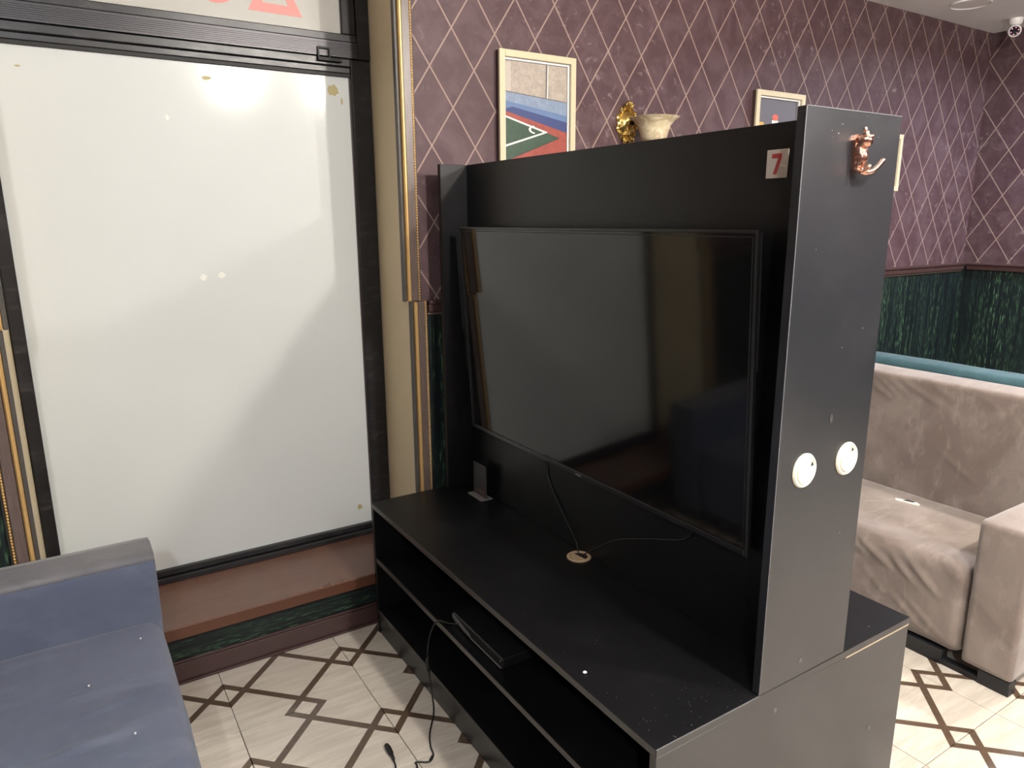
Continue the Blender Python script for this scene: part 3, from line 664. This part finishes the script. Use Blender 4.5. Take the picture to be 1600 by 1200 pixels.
rl = []
for a, b, wd, ht in (((0.10, 1.66, 0.38), (-0.22, 1.63, 0.385), 0.016, 0.007), ((0.05, 1.78, 0.385), (-0.10, 1.75, 0.385), 0.013, 0.006), ((-0.12, 1.66, 0.385), (-0.33, 1.60, 0.385), 0.018, -0.008),
                    ((0.12, 1.50, 0.37), (-0.15, 1.46, 0.385), 0.018, 0.006), ((0.0, 1.86, 0.385), (-0.2, 1.84, 0.385), 0.012, 0.004)):
    rl.append((a, b, wd, ht))
sl_ = thing('sofa', 'slate blue velvet sofa beside the frosted window, facing the television', 'sofa', (-0.15, 1.55, 0), 'matching suede sofas in the booths')
sofa_parts(sl_, 0.140, 1, 0.62, 2.325, 'blue', 'blue_worn', rl, ())
bm = bmesh.new()
for x, y, s in ((0.07, 2.03, 0.003), (0.02, 1.62, 0.004), (-0.06, 1.87, 0.004)): bx(bm, x, x+s, y, y+s, 0.3862, 0.3890)
o = mk('crumbs', bm, M['speck']); tag(o, 'few tiny pale crumbs on the slate blue sofa seat', 'crumbs', kind='stuff')

st2 = thing('sofa', 'teal velvet sofa back rising behind the taupe sofa', 'sofa', (3.4, 1.55, 0))
bm = bmesh.new(); cushion(bm, 3.100, 3.250, 0.80, 2.33, 0.05, 0.884, 0.024, 0.03, (), 0.003, seed=9); mk('backrest', bm, M['teal'], st2, smooth='all')
bm = bmesh.new(); cushion(bm, 3.254, 3.80, 0.95, 2.18, 0.05, 0.38, 0.05, 0.03, (), 0.003, 0.006, seed=4); mk('seat', bm, M['teal'], st2, smooth='all')
for a0, a1 in ((0.80, 0.946), (2.184, 2.33)):
    bm = bmesh.new(); cushion(bm, 3.254, 3.80, a0, a1, 0.05, 0.557, 0.02, 0.03, (), 0.0015, seed=a0); mk('armrest', bm, M['teal'], st2, smooth='all')
for x in (3.14, 3.72):
    for y in (0.84, 2.20): box('foot', x, x+0.06, y, y+0.08, 0, 0.05, M['foot'], st2, bevel=0.002)

# ------------------------------------------------------------------ pictures on the wall
def solid(name, c, r=0.5): 
    if name not in M: M[name] = mat(name, c, r)
    return M[name]
def picture(x0, x1, z0, z1, label, draw):
    D = 0.030; y1 = WY-0.0005; y0 = WY-D; fwid = 0.024
    r = thing('framed_picture', label, 'picture', ((x0+x1)/2, WY, z0), 'cream framed pictures on the burgundy wall')
    for nm, a, b, c, d in (('frame_side', x0, x0+fwid, z0, z1), ('frame_side', x1-fwid, x1, z0, z1), ('frame_side', x0+fwid, x1-fwid, z1-fwid, z1), ('frame_side', x0+fwid, x1-fwid, z0, z0+fwid)):
        box(nm, a, b, y0, y0+0.012, c, d, M['pic_frame'], r, bevel=0.0015)
    bm = bmesh.new(); q_ = 0.002; bx(bm, x0+q_, x0+0.012, y0+0.0122, y1, z0+q_, z1-q_); bx(bm, x1-0.012, x1-q_, y0+0.0122, y1, z0+q_, z1-q_); bx(bm, x0+0.0125, x1-0.0125, y0+0.0122, y1, z1-0.012, z1-q_); mk('frame_rebate', bm, M['dark_trim'], r)  # rear of the frame in dark brown, shade of its side painted in
    a, b, c, d = x0+fwid+0.0005, x1-fwid-0.0005, z0+fwid+0.0005, z1-fwid-0.0005
    bm = bmesh.new(); e = 0.007
    bx(bm, a, a+e, y0+0.0125, y1, c, d); bx(bm, b-e, b, y0+0.012, y1, c, d); bx(bm, a+e, b-e, y0+0.012, y1, d-e, d); bx(bm, a+e, b-e, y0+0.012, y1, c, c+e)
    mk('white_slip', bm, M['pic_inner'], r)
    a += e; b -= e; c += e; d -= e
    bm = bmesh.new(); mats = []
    bx(bm, a, b, WY-0.010, y1, c, d)
    layers = draw(a, b, c, d); mats = [layers[0][0]]
    for i, (mm, poly) in enumerate(layers[1:]):
        if mm not in mats: mats.append(mm)
        yy = WY-0.010-0.00025*(i+1)
        f = bm.faces.new([bm.verts.new((x, yy, z)) for x, z in poly]); f.material_index = mats.index(mm)
    o = mk('print', bm, mats, r)
    bm = bmesh.new(); bx(bm, a, b, y0+0.0135, y0+0.0150, c, d)
    g = mat('picture_glass', (1, 1, 1), 0.02, trans=1.0, ior=1.05, spec=0.5) if 'pglass' not in M else M['pglass']; M['pglass'] = g
    return r
c_be = solid('print_beige', (0.36, 0.31, 0.26)); c_dk = solid('print_line', (0.10, 0.09, 0.09)); c_lb = solid('print_pale_blue', (0.20, 0.26, 0.36))
c_mb = solid('print_mid_blue', (0.09, 0.15, 0.28)); c_nb = solid('print_deep_blue', (0.025, 0.042, 0.14)); c_rd = solid('print_brick_red', (0.27, 0.050, 0.034))
c_gn = solid('print_green', (0.024, 0.058, 0.032)); c_gd = solid('print_dark_green', (0.015, 0.035, 0.02)); c_wh = solid('print_white', (0.70, 0.68, 0.62)); c_lt = solid('print_light_beige', (0.42, 0.37, 0.32))
for nm in ('print_green', 'print_brick_red', 'print_pale_blue', 'print_beige'):
    t = NT(M[nm]); b0 = tuple(M[nm].node_tree.nodes['Principled BSDF'].inputs[0].default_value)[:3]
    t.base(t.mix(t.ramp(t.noise(t.world(), 45, 5, 0.7, 1.0), 0.35, 0.7), tuple(q*0.82 for q in b0), tuple(q*1.12 for q in b0)))
def d1(a, b, c, d):
    X = lambda u: a+(b-a)*u; Z = lambda v: d-(b-a)*v*0.75      # v in widths below the top
    H = (d-c)/(b-a)/0.75
    P = lambda pts: [(X(u), max(c, Z(v))) for u, v in pts]
    L = [(c_rd, None)]
    L.append((c_be, P([(0, 0), (1, 0), (1, 0.62), (0, 0.55)])))
    L.append((c_lt, P([(0.02, 0.03), (0.10, 0.03), (0.10, 0.5), (0.02, 0.5)])))
    L.append((c_dk, P([(0.010, 0), (0.018, 0), (0.018, 0.50), (0.010, 0.49)])))
    L.append((c_dk, P([(0.655, 0), (0.675, 0), (0.665, 0.57), (0.650, 0.56)]))); L.append((c_wh, P([(0.68, 0), (0.692, 0), (0.685, 0.57), (0.67, 0.57)])))
    L.append((c_lb, P([(0, 0.50), (1, 0.60), (1, 0.95), (0, 0.78)]))); L.append((c_mb, P([(0, 0.66), (1, 0.84), (1, 0.95), (0, 0.78)])))
    L.append((c_dk, P([(0, 0.50), (1, 0.60), (1, 0.612), (0, 0.515)])))
    L.append((c_nb, P([(0, 0.80), (0.12, 0.755), (1, 0.95), (1, 1.13), (0, 0.83)])))
    L.append((c_rd, P([(0, 0.83), (1, 1.13), (1, H), (0, H)])))
    L.append((c_gd, P([(0, 0.900), (0.885, 1.235), (0, 1.68)]))); L.append((c_gn, P([(0, 0.905), (0.86, 1.232), (0, 1.655)])))
    L.append((c_wh, P([(0, 0.905), (0.66, 1.135), (0.64, 1.160), (0, 0.935)])))
    L.append((c_wh, P([(0.66, 1.130), (0.68, 1.150), (0, 1.435), (0, 1.400)])))
    arc = [(0.50+0.13*cos(q), 1.115+0.075*sin(q)) for q in [radians(250-k*18) for k in range(9)]]; arc2 = [(0.50+0.095*cos(q), 1.115+0.052*sin(q)) for q in [radians(250-k*18) for k in range(9)]]
    L.append((c_wh, P(arc+arc2[::-1])))
    return L
picture(1.436, 1.780, 1.52, 2.096, 'cream-framed print of a green sports pitch corner on red ground', d1)
c_gy = solid('print_grey', (0.10, 0.095, 0.11)); c_or = solid('print_ochre', (0.55, 0.32, 0.07)); c_rb = solid('print_orange_red', (0.55, 0.09, 0.05))
def d2(a, b, c, d):
    X = lambda u: a+(b-a)*u; Z = lambda v: d-(b-a)*v*0.60; H = (d-c)/(b-a)/0.6; P = lambda pts: [(X(u), max(c, Z(v))) for u, v in pts]
    L = [(c_gy, None), (c_or, P([(0.02, 0.62), (0.16, 0.62), (0.20, 1.0), (0.08, 1.0)])), (c_wh, P([(0.36, 0.55), (0.52, 0.55), (0.50, 1.0), (0.40, 1.0)])),
         (c_rb, P([(0.44+0.075*cos(radians(k*24)), 0.475+0.085*sin(radians(k*24))) for k in range(15)]))]
    return L
picture(2.820, 3.168, 1.50, 2.075, 'cream-framed grey print with a small red circle, above the panel', d2)
def d3(a, b, c, d): return [(c_be, None), (c_lt, [(a, c), (b, c), (b, c+(d-c)*0.4), (a, c+(d-c)*0.4)])]
picture(3.690, 4.038, 1.640, 1.940, 'cream-framed picture almost hidden behind the stand end panel', d3)

# ------------------------------------------------------------------ wall sconce
SX, SZ = 2.062, 1.880
sc = thing('wall_sconce', 'ornate brass wall sconce with a flared alabaster glass shade', 'wall lamp', (SX, WY, 1.80))
bm = bmesh.new(); n = 48
ring = lambda s, y, wob: [bm.verts.new((SX+s*0.055*cos(a)*(1+wob*0.09*cos(9*a)), y, SZ+s*0.074*sin(a)*(1+wob*0.07*cos(11*a)))) for a in [2*pi*k/n for k in range(n)]]
R_ = [ring(1.0, WY-0.0005, 1), ring(1.0, WY-0.007, 1), ring(0.86, WY-0.013, 1.2), ring(0.72, WY-0.009, 0.5), ring(0.58, WY-0.016, 0), ring(0.40, WY-0.026, 0), ring(0.18, WY-0.031, 0)]
for a, b in zip(R_, R_[1:]):
    for k in range(n): bm.faces.new((a[k], a[(k+1) % n], b[(k+1) % n], b[k]))
bm.faces.new(R_[-1]); bm.faces.new(R_[0][::-1])
mk('back_plate', bm, M['brass'], sc, smooth=35)
bm = bmesh.new()
for k in range(14):
    a = 2*pi*k/14+0.2; p = Vector((SX+0.045*cos(a), WY-0.012, SZ+0.066*sin(a)))
    rr = bmesh.ops.create_icosphere(bm, subdivisions=1, radius=0.0075 if k % 2 else 0.0055); bmesh.ops.translate(bm, verts=rr['verts'], vec=p)
for k in range(5):
    a = pi*(0.25+0.125*k); tube(bm, [(SX+0.020*cos(a), WY-0.014, SZ+0.055), (SX+0.030*cos(a), WY-0.020, SZ+0.072+0.006*sin(a)), (SX+0.018*cos(a), WY-0.016, SZ+0.084*sin(a)+0.004)], 0.0038, 6, smooth_n=3)
for s in (-1, 1): tube(bm, [(SX+s*0.006, WY-0.014, SZ-0.05), (SX+s*0.026, WY-0.018, SZ-0.062), (SX+s*0.022, WY-0.016, SZ-0.084), (SX+s*0.008, WY-0.016, SZ-0.078)], 0.0040, 6, smooth_n=3)
for k in range(5): tube(bm, [(SX+(k-2)*0.008, WY-0.024, SZ+0.034), (SX+(k-2)*0.013, WY-0.029, SZ), (SX+(k-2)*0.008, WY-0.024, SZ-0.034)], 0.0024, 6, smooth_n=3)
mk('scroll_ornament', bm, M['brass'], sc, smooth='all')
bm = bmesh.new(); lathe(bm, [(0.0085, -0.0345), (0.0085, -0.030)], (SX+0.006, WY, SZ), 'y', 14); mk('switch_hole', bm, M['hole'], sc)
GXs, GYs, GZs = SX+0.036, WY-0.128, SZ-0.026
bm = bmesh.new(); tube(bm, [(SX, WY-0.015, SZ-0.055), (SX+0.008, WY-0.05, SZ-0.112), (SX+0.030, WY-0.105, SZ-0.118), (GXs, GYs, GZs-0.070)], 0.006, 10, smooth_n=6)
lathe(bm, [(0.010, -0.072), (0.030, -0.066), (0.034, -0.056), (0.030, -0.052)], (GXs, GYs, GZs), 'z', 24); mk('arm', bm, M['brass'], sc, smooth=40)
prof = [(0.036, -0.054), (0.050, -0.046), (0.057, -0.020), (0.066, 0.006), (0.082, 0.026), (0.100, 0.036), (0.1015, 0.038), (0.098, 0.0385), (0.080, 0.0295), (0.063, 0.009), (0.054, -0.018), (0.047, -0.043), (0.034, -0.050)]
bm = bmesh.new(); lathe(bm, prof, (GXs, GYs, GZs), 'z', 44); mk('glass_shade', bm, M['alabaster'], sc, smooth=60)

# ------------------------------------------------------------------ ceiling fittings
for i, (x, y, e, c, beam) in enumerate(LAMPS):
    place = ('over the open floor in front of the stand', 'just right of the stand front', 'above the teal sofa', 'at the rear right of the room', 'at the left behind the slate blue sofa', 'in the middle of the rear', 'near the right wall')[i]
    r = thing('ceiling_light', 'round white recessed downlight '+place, 'ceiling light', (x, y, CEIL-0.012), 'recessed downlights')
    bm = bmesh.new(); lathe(bm, [(0.085, CEIL-0.0005), (0.084, CEIL-0.010), (0.066, CEIL-0.016), (0.062, CEIL-0.010), (0.062, CEIL-0.0005)], (x, y, 0), 'z', 32); mk('trim_ring', bm, M['white_plastic'], r, smooth=40)
    bm = bmesh.new(); lathe(bm, [(0.060, CEIL-0.002), (0.060, CEIL-0.008)], (x, y, 0), 'z', 32); mk('diffuser', bm, M['lamp_lens'], r)
bm = bmesh.new(); lathe(bm, [(0.094, CEIL-0.0003), (0.094, CEIL-0.007), (0.090, CEIL-0.009), (0.088, CEIL-0.004), (0.02, CEIL-0.004)], (4.13, 2.13, 0), 'z', 40)
tag(mk('ceiling_disc', bm, M['ceiling'], smooth=40), 'flat round cover plate on the ceiling near the far corner', 'ceiling cover')
cc = thing('security_camera', 'small white security camera under the ceiling at the far right corner', 'security camera', (4.66, 2.15, CEIL-0.10))
bm = bmesh.new(); lathe(bm, [(0.034, CEIL-0.0005), (0.034, CEIL-0.020), (0.026, CEIL-0.034), (0.020, CEIL-0.036)], (4.66, 2.15, 0), 'z', 28); mk('mount', bm, M['white_plastic'], cc, smooth=40)
dirv = (Vector((0.4, 0.0, 1.2))-Vector((4.66, 2.15, CEIL-0.06))).normalized()
q = dirv.to_track_quat('Z', 'Y').to_matrix().to_4x4(); q.translation = Vector((4.66, 2.15, CEIL-0.062))
def oriented(name, prof, m, sm=40):
    bm = bmesh.new(); lathe(bm, prof, (0, 0, 0), 'z', 24); bmesh.ops.transform(bm, matrix=q, verts=bm.verts); return mk(name, bm, M[m], cc, smooth=sm)
oriented('body', [(0.018, -0.035), (0.030, -0.028), (0.033, 0.0), (0.031, 0.026), (0.026, 0.030), (0.024, 0.026)], 'white_plastic')
oriented('lens', [(0.0236, 0.020), (0.0236, 0.0262), (0.012, 0.0275)], 'lens')
for k in range(6):
    a = 2*pi*k/6+0.3; bm = bmesh.new(); rr = bmesh.ops.create_icosphere(bm, subdivisions=1, radius=0.0035)
    bmesh.ops.translate(bm, verts=rr['verts'], vec=(0.0175*cos(a), 0.0175*sin(a), 0.028)); bmesh.ops.transform(bm, matrix=q, verts=bm.verts)
    mk('infrared_light', bm, M['ir'], cc, smooth='all')
